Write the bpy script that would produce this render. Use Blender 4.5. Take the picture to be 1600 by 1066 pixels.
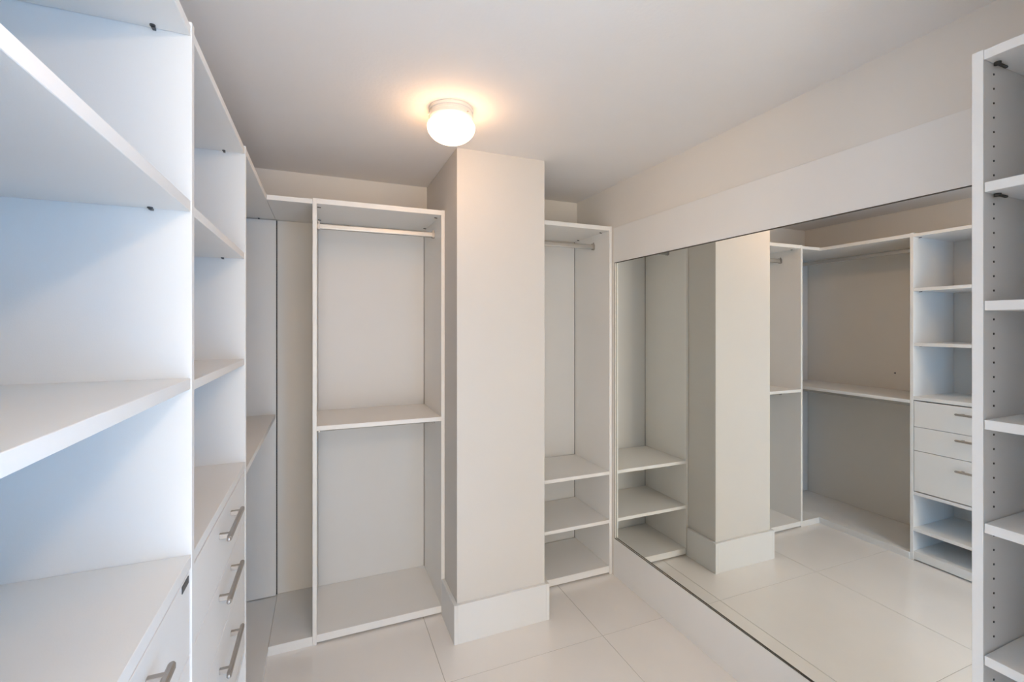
import bpy, bmesh, math, random
from mathutils import Vector, Matrix

for o in list(bpy.data.objects):
    bpy.data.objects.remove(o)
S = bpy.context.scene
C = S.collection

# ------------------------------------------------------------------ camera
cd = bpy.data.cameras.new('camera')
cam = bpy.data.objects.new('camera', cd)
C.objects.link(cam)
S.camera = cam
cd.sensor_fit = 'HORIZONTAL'
cd.sensor_width = 36.0
cd.lens = 36.0 * 714.68 / 1600.0
cd.shift_y = -(533.0 - 509.2) / 1600.0
cd.clip_start = 0.02
cam.location = (0, 0, 1.56)
cam.rotation_euler = (math.radians(90), 0, math.radians(-22.384))

# ------------------------------------------------------------------ world, daylight, exposure
w = bpy.data.worlds.new('world')
S.world = w
w.use_nodes = True
bg = w.node_tree.nodes['Background']
bg.inputs['Color'].default_value = (0.98, 0.90, 0.78, 1)
bg.inputs['Strength'].default_value = 6.9
S.view_settings.view_transform = 'Standard'
S.view_settings.look = 'None'
S.view_settings.gamma = 1.0
S.view_settings.use_curve_mapping = False
S.view_settings.exposure = 0.07
LAMP_C, LAMP_E = (1.0, 0.57, 0.28), 14.0
LAMP2_C, LAMP2_E = (1.0, 0.74, 0.47), 102.0
FILL_C, FILL_E = (0.07, 0.45, 1.0), 6.6  # glow of the added window pane, a blue fill
# daylight enters through the open doorway in the rear wall
pl = bpy.data.lights.new('doorway_daylight', 'AREA')
pl.shape = 'RECTANGLE'
pl.size, pl.size_y = 0.96, 2.1
pl.energy = 1.0
pl.cycles.is_portal = True
po = bpy.data.objects.new('doorway_daylight', pl)
C.objects.link(po)
po.location = (-0.18, -1.93, 1.05)
po.rotation_euler = (math.radians(90), 0, 0)     # -Z of the light points to +Y

# ------------------------------------------------------------------ materials
def mat(name, col, rough=0.5, metal=0.0, noise=0.0, nscale=6.0, bump=0.0, bscale=200.0, spec=0.5, emis=None, estr=0.0):
    m = bpy.data.materials.new(name)
    m.use_nodes = True
    nt = m.node_tree
    b = nt.nodes['Principled BSDF']
    b.inputs['Base Color'].default_value = (*col, 1)
    b.inputs['Roughness'].default_value = rough
    b.inputs['Metallic'].default_value = metal
    b.inputs['Specular IOR Level'].default_value = spec
    tc = nt.nodes.new('ShaderNodeTexCoord')
    if noise > 0:
        n = nt.nodes.new('ShaderNodeTexNoise')
        n.inputs['Scale'].default_value = nscale
        n.inputs['Detail'].default_value = 4
        nt.links.new(tc.outputs['Object'], n.inputs['Vector'])
        r = nt.nodes.new('ShaderNodeValToRGB')
        r.color_ramp.elements[0].position = 0.3
        r.color_ramp.elements[1].position = 0.7
        r.color_ramp.elements[0].color = (*[c * (1 - noise) for c in col], 1)
        r.color_ramp.elements[1].color = (*[min(1, c * (1 + noise)) for c in col], 1)
        nt.links.new(n.outputs['Fac'], r.inputs['Fac'])
        nt.links.new(r.outputs['Color'], b.inputs['Base Color'])
    if bump > 0:
        n2 = nt.nodes.new('ShaderNodeTexNoise')
        n2.inputs['Scale'].default_value = bscale
        n2.inputs['Detail'].default_value = 3
        nt.links.new(tc.outputs['Object'], n2.inputs['Vector'])
        bp = nt.nodes.new('ShaderNodeBump')
        bp.inputs['Strength'].default_value = bump
        bp.inputs['Distance'].default_value = 0.001
        nt.links.new(n2.outputs['Fac'], bp.inputs['Height'])
        nt.links.new(bp.outputs['Normal'], b.inputs['Normal'])
    if emis:
        b.inputs['Emission Color'].default_value = (*emis, 1)
        b.inputs['Emission Strength'].default_value = estr
    return m

M = dict(
    lam=mat('white_laminate', (0.90, 0.88, 0.845), 0.38, noise=0.012, nscale=3, bump=0.12, bscale=420),
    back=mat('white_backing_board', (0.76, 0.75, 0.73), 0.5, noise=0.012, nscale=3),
    paint=mat('beige_wall_paint', (0.86, 0.815, 0.75), 0.75, noise=0.015, nscale=2, bump=0.25, bscale=160),
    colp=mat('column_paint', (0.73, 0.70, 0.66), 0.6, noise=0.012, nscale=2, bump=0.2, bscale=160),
    ceil=mat('ceiling_paint', (0.91, 0.88, 0.85), 0.85, noise=0.02, nscale=1.5, bump=0.5, bscale=90),
    trim=mat('trim_paint', (0.81, 0.81, 0.80), 0.4, noise=0.01, nscale=3),
    tile=mat('porcelain_tile', (0.94, 0.895, 0.845), 0.16, noise=0.014, nscale=4, spec=1.0),
    grout=mat('grout', (0.48, 0.44, 0.395), 0.8, noise=0.05, nscale=30),
    dark=mat('gap_shade_and_fittings', (0.06, 0.055, 0.05), 0.8, noise=0.1),  # painted shade for seams and holes, also the colour of cam fittings
    nickel=mat('brushed_nickel', (0.46, 0.43, 0.405), 0.42, 1.0, noise=0.03, nscale=40),
    alu=mat('satin_aluminium', (0.54, 0.52, 0.49), 0.42, 0.85, noise=0.02, nscale=30),
    plate=mat('dark_metal_plate', (0.12, 0.12, 0.125), 0.35, 0.8, noise=0.05, nscale=80),
    canopy=mat('white_enamel', (0.82, 0.78, 0.72), 0.35, noise=0.01),
    mirror=mat('silver_mirror', (0.945, 0.965, 0.935), 0.0, 1.0),
    mgap=mat('mirror_gap_shade', (0.10, 0.085, 0.07), 0.4, 0.3, noise=0.1),  # shadow gap round the mirror, put into the colour
)
M['globe'] = mat('lit_opal_glass', (0.9, 0.88, 0.84), 0.3, emis=LAMP_C, estr=LAMP_E)
M['globe2'] = mat('lit_opal_glass_rear', (0.9, 0.88, 0.84), 0.3, emis=LAMP2_C, estr=LAMP2_E)

# ------------------------------------------------------------------ helpers
WP = {}          # world position of every object built

def empty(name, loc, label=None, cat=None, group=None):
    o = bpy.data.objects.new(name, None)
    o.empty_display_size = 0.1
    C.objects.link(o)
    o.location = loc
    WP[o] = Vector(loc)
    if label: o['label'] = label
    if cat: o['category'] = cat
    if group: o['group'] = group
    return o

def link(name, bm, m, parent=None, centre=None, smooth=False):
    """bm holds world coordinates"""
    if centre is None:
        vs = [v.co for v in bm.verts]
        mn = Vector([min(v[i] for v in vs) for i in range(3)])
        mx = Vector([max(v[i] for v in vs) for i in range(3)])
        centre = (mn + mx) / 2
    centre = Vector(centre)
    bmesh.ops.translate(bm, verts=bm.verts, vec=-centre)
    bmesh.ops.recalc_face_normals(bm, faces=bm.faces)
    me = bpy.data.meshes.new(name)
    bm.to_mesh(me)
    bm.free()
    if smooth:
        for p in me.polygons: p.use_smooth = True
    me.materials.append(m)
    o = bpy.data.objects.new(name, me)
    C.objects.link(o)
    if parent is not None:
        o.parent = parent
        o.location = centre - WP[parent]
    else:
        o.location = centre
    WP[o] = centre
    return o

def add_box(bm, x0, x1, y0, y1, z0, z1, bev=0.0):
    r = bmesh.ops.create_cube(bm, size=1.0)
    vs = r['verts']
    for v in vs:
        v.co.x = (x0 + x1) / 2 + v.co.x * (x1 - x0)
        v.co.y = (y0 + y1) / 2 + v.co.y * (y1 - y0)
        v.co.z = (z0 + z1) / 2 + v.co.z * (z1 - z0)
    if bev > 0:
        es = list({e for v in vs for e in v.link_edges})
        bmesh.ops.bevel(bm, geom=es, offset=bev, segments=1, affect='EDGES', profile=0.5)

def box(name, x0, x1, y0, y1, z0, z1, m, parent=None, bev=0.0008):
    bm = bmesh.new()
    add_box(bm, x0, x1, y0, y1, z0, z1, bev)
    return link(name, bm, m, parent)

def boxes(name, lst, m, parent=None, bev=0.0):
    bm = bmesh.new()
    for b in lst: add_box(bm, *b, bev)
    return link(name, bm, m, parent)

def struct(o):
    o['kind'] = 'structure'
    return o

def add_lathe(bm, prof, cx, cy, seg=48):
    rings = []
    for r, z in prof:
        if r < 1e-6:
            rings.append([bm.verts.new((cx, cy, z))])
        else:
            rings.append([bm.verts.new((cx + r * math.cos(2 * math.pi * k / seg), cy + r * math.sin(2 * math.pi * k / seg), z)) for k in range(seg)])
    for a, b in zip(rings, rings[1:]):
        for k in range(seg):
            k2 = (k + 1) % seg
            if len(a) == 1 and len(b) > 1: bm.faces.new((a[0], b[k], b[k2]))
            elif len(b) == 1 and len(a) > 1: bm.faces.new((a[k], a[k2], b[0]))
            elif len(a) > 1: bm.faces.new((a[k], a[k2], b[k2], b[k]))

def add_bar(bm, p0, p1, prof):
    """extrude closed 2d profile (u,v) between p0 and p1; p0->p1 along x or y; v is up"""
    p0, p1 = Vector(p0), Vector(p1)
    d = (p1 - p0).normalized()
    up = Vector((0, 0, 1))
    s = d.cross(up).normalized()
    A = [bm.verts.new(p0 + s * u + up * v) for u, v in prof]
    B = [bm.verts.new(p1 + s * u + up * v) for u, v in prof]
    n = len(prof)
    for k in range(n):
        bm.faces.new((A[k], A[(k + 1) % n], B[(k + 1) % n], B[k]))
    bm.faces.new(A[::-1])
    bm.faces.new(B)

def oval(hw, hh, n=20):
    """stadium profile, tall"""
    pts = []
    r = hw
    for k in range(n // 2 + 1):
        a = math.pi * k / (n // 2)
        pts.append((r * math.cos(a), (hh - r) + r * math.sin(a)))
    for k in range(n // 2 + 1):
        a = math.pi + math.pi * k / (n // 2)
        pts.append((r * math.cos(a), -(hh - r) + r * math.sin(a)))
    return pts

def rod(parent, p0, p1, hh=0.016, hw=0.0075):
    """oval closet rod with end brackets"""
    bm = bmesh.new()
    p0, p1 = Vector(p0), Vector(p1)
    d = (p1 - p0).normalized()
    add_bar(bm, p0 + d * 0.002, p1 - d * 0.002, oval(hw, hh))
    r = link('clothes_rod', bm, M['alu'], parent, smooth=False)
    for p, s in ((p0, 1), (p1, -1)):
        bm = bmesh.new()
        add_bar(bm, p + d * s * 0.0005, p + d * s * 0.0055, oval(hw + 0.005, hh + 0.005))
        # lip of the cup, a U open at the top
        add_bar(bm, p + d * s * 0.0055, p + d * s * 0.013, [(-hw - 0.0035, hh + 0.006), (-hw - 0.0015, hh + 0.006), (-hw - 0.0015, -hh), (hw + 0.0015, -hh), (hw + 0.0015, hh + 0.006), (hw + 0.0035, hh + 0.006), (hw + 0.0035, -hh - 0.003), (-hw - 0.0035, -hh - 0.003)])
        add_box(bm, p.x + d.x * s * 0.003 - 0.003, p.x + d.x * s * 0.003 + 0.003, p.y + d.y * s * 0.003 - 0.003, p.y + d.y * s * 0.003 + 0.003, p.z + hh + 0.003, p.z + hh + 0.013)
        link('rod_bracket', bm, M['nickel'], r)
    return r

def fitting(parent, x, y, z, along='x'):
    """small dark cam connector under a board, against a panel"""
    bm = bmesh.new()
    bmesh.ops.create_cone(bm, cap_ends=True, segments=16, radius1=0.0048, radius2=0.0048, depth=0.003,
                          matrix=Matrix.Translation((x, y, z - 0.001)))
    if along == 'x':
        add_box(bm, x - 0.0028, x + 0.0028, y, y + 0.012, z - 0.0045, z - 0.0005)
    else:
        add_box(bm, x, x + 0.012, y - 0.0025, y + 0.0025, z - 0.0040, z - 0.0005)
    return link('cam_fitting', bm, M['plate'], parent)

# ------------------------------------------------------------------ dimensions (metres)
XL = -0.249      # fronts of the left run
XWL = -0.735     # left wall
XR = 1.6787      # mirror surround face
XW = 1.682       # right wall
YD, YE = 2.430, 2.422
YB = 2.898       # back wall left of the column
YB2 = 2.860      # back wall right of the column
ZT, ZTB = 2.177, 2.185
ZC = 2.440
c1, c2, Yc = 0.6076, 1.0891, 2.188
T = 0.019
YR = -1.9        # rear wall

# ------------------------------------------------------------------ setting
flo = struct(box('floor', XWL - 0.2, 2.2, YR - 0.2, 3.1, -0.12, -0.0015, M['grout'], bev=0))
PX, PY, X0, Y0 = 0.806, 0.806, 0.493, 1.955
g = 0.0014
xs = [X0 + PX * k for k in range(-3, 3)]
ys = [Y0 + PY * k for k in range(-7, 3)]
shared = {}
for i in range(len(xs) - 1):
    for j in range(len(ys) - 1):
        x0, x1 = max(xs[i] + g, XWL), min(xs[i + 1] - g, XW)
        y0, y1 = max(ys[j] + g, YR), min(ys[j + 1] - g, YB)
        if x1 - x0 < 0.02 or y1 - y0 < 0.02: continue
        key = (round(x1 - x0, 4), round(y1 - y0, 4))
        if key in shared:
            t = shared[key].copy()
            C.objects.link(t)
            ctr = Vector(((x0 + x1) / 2, (y0 + y1) / 2, -0.005))
            t.parent = flo
            t.location = ctr - WP[flo]
            WP[t] = ctr
        else:
            shared[key] = box('tile', x0, x1, y0, y1, -0.010, 0.0, M['tile'], flo, bev=0.0005)

struct(box('ceiling', XWL - 0.2, 2.2, YR - 0.2, 3.1, ZC, ZC + 0.12, M['ceil'], bev=0))
struct(box('wall_left', XWL - 0.15, XWL, YR - 0.2, 3.1, 0, ZC, M['paint'], bev=0))
struct(boxes('wall_back', [(XWL, c1 + 0.1, YB, YB + 0.15, 0, ZC), (c1 + 0.1, XW + 0.2, YB2, YB + 0.15, 0, ZC)], M['paint']))
MY0, MY1, MZ0, MZ1 = 0.56, 2.402, 0.2295, 1.955
struct(boxes('wall_right', [
    (XW, XW + 0.15, 0.56, YB2, MZ1, ZC), (XW, XW + 0.15, MY1, YB2, 0, MZ1), (XW, XW + 0.15, 0.56, MY1, 0, MZ0),
    (XR + 0.03, XW + 0.15, MY0, MY1, MZ0, MZ1), (XW, XW + 0.15, -0.3, 0.56, 0, ZC)], M['paint']))
# unseen wall return, added to keep the rear lamp off the near shelving
XS = 1.02
WY0, WY1, WZ0, WZ1 = -1.40, -0.35, 0.12, 2.12
struct(boxes('wall_return_blocker', [(XS, XW, WY1, 0.255, 0, ZC), (XS, XW, YR, WY0, 0, ZC), (XS, XW, WY0, WY1, WZ1, ZC), (XS, XW, WY0, WY1, 0, WZ0)], M['paint']))
wn = struct(boxes('added_window_1', [(XS - 0.015, XS + 0.06, WY0, WY0 + 0.05, WZ0, WZ1), (XS - 0.015, XS + 0.06, WY1 - 0.05, WY1, WZ0, WZ1),
                   (XS - 0.015, XS + 0.06, WY0 + 0.05, WY1 - 0.05, WZ0, WZ0 + 0.05), (XS - 0.015, XS + 0.06, WY0 + 0.05, WY1 - 0.05, WZ1 - 0.05, WZ1)], M['trim'], bev=0.001))  # unseen window, added to carry the blue fill
# frosted pane, glowing as an added blue fill for shaded panels
box('blue_fill_pane', XS + 0.020, XS + 0.026, WY0 + 0.05, WY1 - 0.05, WZ0 + 0.05, WZ1 - 0.05,
    mat('blue_fill_glow', (0.8, 0.85, 0.9), 0.6, emis=FILL_C, estr=FILL_E), wn, bev=0)
DX0, DX1, DH = -0.66, 0.30, 2.10
struct(boxes('wall_rear', [(XWL, DX0, YR - 0.12, YR, 0, ZC), (DX1, XW, YR - 0.12, YR, 0, ZC), (DX0, DX1, YR - 0.12, YR, DH, ZC)], M['paint']))
struct(boxes('door_1', [(DX0 - 0.07, DX0, YR - 0.13, YR + 0.015, 0, DH + 0.07), (DX1, DX1 + 0.07, YR - 0.13, YR + 0.015, 0, DH + 0.07),
                        (DX0, DX1, YR - 0.13, YR + 0.015, DH, DH + 0.07)], M['trim'], bev=0.002))
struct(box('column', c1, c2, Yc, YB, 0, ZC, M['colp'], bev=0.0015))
b_, zb = 0.0194, 0.191
struct(boxes('baseboard_column', [(c1 - b_, c1, Yc - b_, YD - 0.004, 0, zb), (c1, c2, Yc - b_, Yc, 0, zb), (c2, c2 + b_, Yc - b_, YE - 0.004, 0, zb)], M['trim'], bev=0.0015))
# painted boards framing the mirror
struct(box('trim_1', XR, XW, 0.56, MY1, MZ1, 2.172, M['lam'], bev=0.0008))
struct(box('trim_2', XR, XW, 0.56, MY1, 0, MZ0, M['lam'], bev=0.0008))

# ------------------------------------------------------------------ left run
def drawer(parent, x, y0, y1, z0, z1, hz, bar=0.224, plate=None):
    d = box('drawer', x - 0.018, x, y0, y1, z0, z1, M['lam'], parent, bev=0.001)
    # drawer box behind the front
    bm = bmesh.new()
    yc = (y0 + y1) / 2
    xb = x + 0.026                                   # bar centre plane
    hw, hh = 0.0055, 0.0065
    prof = [(-hw, -hh * .6), (-hw, hh * .6), (-hw * .5, hh), (hw * .5, hh), (hw, hh * .6), (hw, -hh * .6), (hw * .5, -hh), (-hw * .5, -hh)]
    add_bar(bm, (xb, yc - bar / 2 + 0.006, hz), (xb, yc + bar / 2 - 0.006, hz), prof)
    for s in (-1, 1):      # rounded bar ends
        ye = yc + s * (bar / 2 - 0.006)
        bmesh.ops.create_uvsphere(bm, u_segments=12, v_segments=8, radius=1.0,
                                  matrix=Matrix.Translation((xb, ye, hz)) @ Matrix.Diagonal((hw, 0.007, hh, 1)))
        add_box(bm, x, xb, yc + s * 0.08 - 0.006, yc + s * 0.08 + 0.006, hz - 0.0062, hz + 0.0062, 0.0008)
    h = link('handle', bm, M['nickel'], d)
    h['label'] = 'brushed nickel bar handle'
    if plate:
        p = box('nameplate', x, x + 0.0015, *plate, M['plate'], d, bev=0.0004)
        p['label'] = 'small dark metal plate'
    return d

AB0, AB1 = 1.1135, 1.1325
BC0, BC1 = 1.8086, 1.8276
XBK = -0.722      # back panels (front face)
XBK0 = XWL + 0.002

# --- unit A, nearest, at the left edge of the picture
ya0 = 0.455
A = empty('shelving_unit', (-0.48, 0.78, 0), 'tall white open shelving unit with two deep shelves over a drawer counter, nearest at left', 'shelving')
box('side_panel', XBK0, XL, ya0 - T, ya0, 0, ZT, M['lam'], A)
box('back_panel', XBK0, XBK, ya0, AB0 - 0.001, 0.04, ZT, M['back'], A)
box('top_panel', XBK, XL - 0.002, ya0, AB0 - 0.001, 2.152, 2.172, M['lam'], A)
for z in (1.793, 1.431):
    box('shelf', XBK + 0.003, XL - 0.002, ya0, AB0 - 0.001, z, z + 0.022, M['lam'], A)
    fitting(A, XL - 0.066, AB0 - 0.013, z)
fitting(A, XL - 0.062, AB0 - 0.013, 2.152)
box('counter', XBK, XL - 0.001, ya0, AB0 - 0.001, 1.067, 1.093, M['lam'], A)
box('base_panel', XBK, XL - 0.004, ya0, AB0 - 0.001, 0.008, 0.060, M['lam'], A)
box('divider_panel', XBK, XL - 0.004, ya0, AB0 - 0.001, 0.440, 0.459, M['lam'], A)
dz = [(0.8915, 1.0600, 1.012), (0.7335, 0.8885, 0.851), (0.4645, 0.7305, 0.660)]
for k, (z0, z1, hz) in enumerate(dz):
    drawer(A, XL - 0.003, ya0 + 0.002, AB0 - 0.003, z0, z1, hz, plate=(1.053, 1.098, 1.0435, 1.0575) if k == 0 else None)

# --- unit B
B = empty('drawer_unit', (-0.48, 1.47, 0), 'tall white unit with three drawers and two open cubbies, middle of left wall', 'shelving')
box('side_panel', XBK0, XL, AB0, AB1, 0, 2.181, M['lam'], B)
box('side_panel', XBK0, XL, BC0, BC1, 0, 2.181, M['lam'], B)
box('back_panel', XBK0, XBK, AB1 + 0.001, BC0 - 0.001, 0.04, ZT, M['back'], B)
box('top_panel', XBK, XL - 0.002, AB1, BC0, 2.152, 2.172, M['lam'], B)
fitting(B, XL - 0.062, BC0 - 0.013, 2.152)
for z in (1.790, 1.425):
    box('shelf', XBK + 0.003, XL - 0.003, AB1 + 0.001, BC0 - 0.001, z, z + 0.021, M['lam'], B)
    fitting(B, XL - 0.066, BC0 - 0.013, z)
box('counter', XBK, XL - 0.001, AB1, BC0, 1.067, 1.091, M['lam'], B)
box('shelf', XBK + 0.004, XL - 0.002, AB1, BC0, 0.437, 0.458, M['lam'], B)
box('shelf', XBK + 0.004, XL - 0.002, AB1, BC0, 0.196, 0.217, M['lam'], B)
box('base_panel', XBK, XL - 0.003, AB1, BC0, 0.009, 0.062, M['lam'], B)
for z0, z1, hz in dz:
    drawer(B, XL - 0.002, AB1 + 0.003, BC0 - 0.003, z0, z1, hz)

# --- unit C: hanging bay that turns the corner
Cc = empty('corner_hanging_unit', (-0.48, 2.36, 0), 'white corner hanging bay with two rods and one shelf, between drawer unit and back wall', 'wardrobe')
yC1 = 2.883
box('end_panel', XBK0, XL + 0.003, yC1 - 0.014, yC1, 0.05, 2.150, M['lam'], Cc)
box('corner_back_panel', XL + 0.0075, -0.0505, YB - 0.009, YB - 0.003, 0.047, 2.154, M['paint'], Cc)
box('joint_shade_strip', XL + 0.0032, XL + 0.0072, YB - 0.014, YB - 0.004, 0.047, 2.152, M['dark'], Cc, bev=0)  # dark strip in place of the shade in the corner seam
box('top_panel', XBK0, XL, BC1, YB - 0.002, 2.153, ZT, M['lam'], Cc)
box('corner_top_panel', XL + 0.0008, -0.0505, YD, YB - 0.002, 2.155, 2.1785, M['lam'], Cc)
box('shelf', XBK0, XL, BC1 + 0.001, yC1 - 0.015, 1.043, 1.064, M['lam'], Cc)
box('base_panel', XBK0, -0.2425, BC1, YB - 0.002, 0.020, 0.0455, M['lam'], Cc)
box('corner_base_panel', -0.2415, -0.0505, YD, YB - 0.002, 0.020, 0.0455, M['lam'], Cc)
boxes('toe_strip', [(-0.260, -0.2445, BC1, YD - 0.0005, 0.0, 0.0195), (-0.260, -0.0505, YD + 0.002, YD + 0.018, 0.0, 0.0195)], M['lam'], Cc, 0.0006)
rod(Cc, (-0.455, BC1, 2.092), (-0.455, yC1 - 0.014, 2.092))
rod(Cc, (-0.455, BC1, 1.010), (-0.455, yC1 - 0.014, 1.010))
fitting(Cc, -0.33, yC1 - 0.025, 2.153)

# --- unit D on the back wall
D = empty('double_hanging_unit', (0.28, 2.65, 0), 'white double hanging wardrobe bay on the back wall, left of the column', 'wardrobe')
d1, d2 = -0.050, 0.6065
yDb = 2.883
box('side_panel', d1, d1 + T, YD, YB - 0.002, 0, ZTB, M['lam'], D)
box('side_panel', d2 - T, d2, YD, YB - 0.002, 0, ZTB, M['lam'], D)
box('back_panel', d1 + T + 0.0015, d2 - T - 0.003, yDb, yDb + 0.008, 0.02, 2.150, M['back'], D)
box('top_panel', d1 + T, d2 - T, YD + 0.001, YB - 0.002, 2.158, ZTB - 0.001, M['lam'], D)
box('shelf', d1 + T, d2 - T, YD + 0.001, yDb - 0.002, 1.046, 1.068, M['lam'], D)
box('base_panel', d1 + T, d2 - T, YD + 0.002, yDb - 0.002, 0.010, 0.0465, M['lam'], D)
rod(D, (d1 + T, 2.60, 2.082), (d2 - T, 2.60, 2.082))
rod(D, (d1 + T, 2.60, 1.022), (d2 - T, 2.60, 1.022))
for x, s in ((d1 + T + 0.006, 1), (d2 - T - 0.018, 1)):
    for y in (2.50, 2.80):
        fitting(D, x, y, 2.158, 'y')

# --- unit E right of the column
Eu = empty('tall_hanging_unit', (1.38, 2.63, 0), 'narrow white hanging bay with three low shelves, between column and mirror wall', 'wardrobe')
e1, e2 = c2 + 0.0015, XR - 0.0005
yEb = 2.845
box('side_panel', e1, e1 + T, YE, YB2 - 0.002, 0, ZTB, M['lam'], Eu)
box('side_panel', e2 - T, e2, YE, YB2 - 0.002, 0, ZTB, M['lam'], Eu)
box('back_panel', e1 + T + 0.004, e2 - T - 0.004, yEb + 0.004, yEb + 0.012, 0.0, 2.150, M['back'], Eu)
box('top_panel', e1 + T, e2 - T, YE + 0.001, YB2 - 0.002, 2.158, ZTB - 0.001, M['lam'], Eu)
for z in (0.624, 0.320):
    box('shelf', e1 + T, e2 - T, YE + 0.001, yEb - 0.003, z, z + 0.021, M['lam'], Eu)
box('base_panel', e1 + T, e2 - T, YE + 0.002, yEb - 0.003, 0.011, 0.051, M['lam'], Eu)
# dark strips painting in the shade of open joints round the back board
box('joint_shade_strip', e1 + T, e1 + T + 0.004, yEb + 0.006, yEb + 0.010, 0.05, 2.155, M['dark'], Eu, bev=0)
box('joint_shade_strip', e2 - T - 0.004, e2 - T, yEb + 0.006, yEb + 0.010, 0.05, 2.155, M['dark'], Eu, bev=0)
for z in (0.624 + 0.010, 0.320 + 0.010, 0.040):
    box('joint_shade_strip', e1 + T + 0.004, e2 - T - 0.004, yEb - 0.003, yEb + 0.004, z, z + 0.006, M['dark'], Eu, bev=0)
rod(Eu, (e1 + T, 2.60, 2.082), (e2 - T, 2.60, 2.082))
for y in (2.50, 2.78):
    fitting(Eu, e2 - T - 0.018, y, 2.158, 'y')

# --- unit F, near right
F = empty('shoe_shelf_unit', (1.50, 0.40, 0), 'tall white adjustable shelving unit with rows of peg holes, at right edge beside the mirror', 'shelving')
XF = 1.320
fy1, fy0 = 0.546, 0.275
box('side_panel', XF, XW - 0.002, fy1 - T, fy1, 0, 2.158, M['lam'], F)
box('side_panel', XF, XW - 0.002, fy0 - T, fy0, 0, 2.158, M['lam'], F)
box('back_panel', XW - 0.010, XW - 0.002, fy0, fy1 - T, 0, 2.13, M['lam'], F)
box('top_panel', XF + 0.001, XW - 0.011, fy0, fy1 - T - 0.0005, 2.136, 2.157, M['lam'], F)
SH = (1.849, 1.593, 1.336, 1.112, 0.826, 0.560, 0.300)
for z in SH:
    box('shelf', XF + 0.001, XW - 0.012, fy0 + 0.001, fy1 - T - 0.0015, z, z + 0.021, M['lam'], F)
box('base_panel', XF + 0.004, XW - 0.011, fy0, fy1 - T, 0.006, 0.060, M['lam'], F)
# peg holes: flat dark discs painting their shaded insides, along the far panel
bm = bmesh.new()
z = 2.113
while z > 0.1:
    if not any(s - 0.004 < z < s + 0.025 for s in SH):
        bmesh.ops.create_cone(bm, cap_ends=True, segments=10, radius1=0.0024, radius2=0.0024, depth=0.0012,
                              matrix=Matrix.Translation((1.363, fy1 - T - 0.0003, z)) @ Matrix.Rotation(math.pi / 2, 4, 'X'))
    z -= 0.0317
ph = link('peg_holes', bm, M['dark'], F)
ph['kind'] = 'stuff'
for z in (2.136, 1.849):
    bm = bmesh.new()
    add_box(bm, 1.353, 1.400, fy1 - T - 0.010, fy1 - T - 0.004, z - 0.005, z - 0.0005, 0.001)
    bmesh.ops.create_cone(bm, cap_ends=True, segments=14, radius1=0.006, radius2=0.006, depth=0.006, matrix=Matrix.Translation((1.359, fy1 - T - 0.008, z - 0.0035)))
    link('cam_fitting', bm, M['dark'], F)

# ------------------------------------------------------------------ mirror
mr = empty('wall_mirror', (XR + 0.009, 1.48, MZ0), 'large frameless wall mirror set between white boards on the right wall', 'mirror')
bm = bmesh.new()
add_box(bm, XR + 0.010, XR + 0.015, MY0 + 0.002, MY1 - 0.001, MZ0 + 0.001, MZ1 - 0.001, 0)
mg = link('mirror_glass', bm, M['mirror'], mr)
mg.rotation_euler = (0, 0, math.radians(-0.1645))
# dark strips painting in the shadow gap round the edge of the glass
boxes('edge_gap_shade', [(XR + 0.0035, XR + 0.0075, MY0, MY1, MZ0, MZ0 + 0.0022),
                       (XR + 0.0035, XR + 0.0075, MY0, MY1, MZ1 - 0.0022, MZ1),
                       (XR + 0.0045, XR + 0.0075, MY1 - 0.0010, MY1, MZ0 + 0.0022, MZ1 - 0.0022)], M['mgap'], mr)
bpy.context.view_layer.update()

# ------------------------------------------------------------------ ceiling lamps
def lamp(x, y, gm, label):
    L = empty('ceiling_lamp', (x, y, ZC), label, 'lamp')
    bm = bmesh.new()
    add_lathe(bm, [(0, ZC), (0.088, ZC), (0.0895, ZC - 0.004), (0.0895, ZC - 0.012), (0.0855, ZC - 0.016), (0.0855, ZC - 0.024),
                   (0.0895, ZC - 0.027), (0.0895, ZC - 0.040), (0.087, ZC - 0.046), (0.085, ZC - 0.051), (0, ZC - 0.051)], x, y)
    link('canopy', bm, M['canopy'], L, smooth=False)
    for k in range(3):
        a = math.radians(-60 + 120 * k)
        bm = bmesh.new()
        bmesh.ops.create_cone(bm, cap_ends=True, segments=10, radius1=0.0028, radius2=0.0028, depth=0.008,
                              matrix=Matrix.Translation((x + 0.0905 * math.cos(a), y + 0.0905 * math.sin(a), ZC - 0.034)) @ Matrix.Rotation(a, 4, 'Z') @ Matrix.Rotation(math.pi / 2, 4, 'Y'))
        link('set_screw', bm, M['nickel'], L)
    bm = bmesh.new()
    prof = [(0.080, ZC - 0.0515), (0.086, ZC - 0.054), (0.0925, ZC - 0.060), (0.0960, ZC - 0.068), (0.0965, ZC - 0.074)]
    for k in range(1, 15):
        t = math.pi / 2 * k / 14
        prof.append((0.0965 * math.cos(t) ** 1.12 if k < 14 else 0.0, ZC - 0.074 - 0.066 * math.sin(t)))
    add_lathe(bm, [(0, ZC - 0.0515)] + prof, x, y)
    link('globe', bm, gm, L, smooth=True)
    return L
lamp(0.480, 1.815, M['globe'], 'lit white opal mushroom ceiling lamp in front of the column')
lamp(0.500, -0.55, M['globe2'], 'lit white opal ceiling lamp behind the camera near the doorway')

# ------------------------------------------------------------------ small things
bm = bmesh.new()
bmesh.ops.create_cone(bm, cap_ends=True, segments=12, radius1=0.006, radius2=0.004, depth=0.008,
                      matrix=Matrix.Translation((XWL + 0.0042, 2.172, 1.192)) @ Matrix.Rotation(math.pi / 2, 4, 'Y'))
sc = link('wall_screw', bm, M['plate'])
sc['label'] = 'tiny dark screw in the beige wall inside the corner hanging bay'
sc['category'] = 'screw'
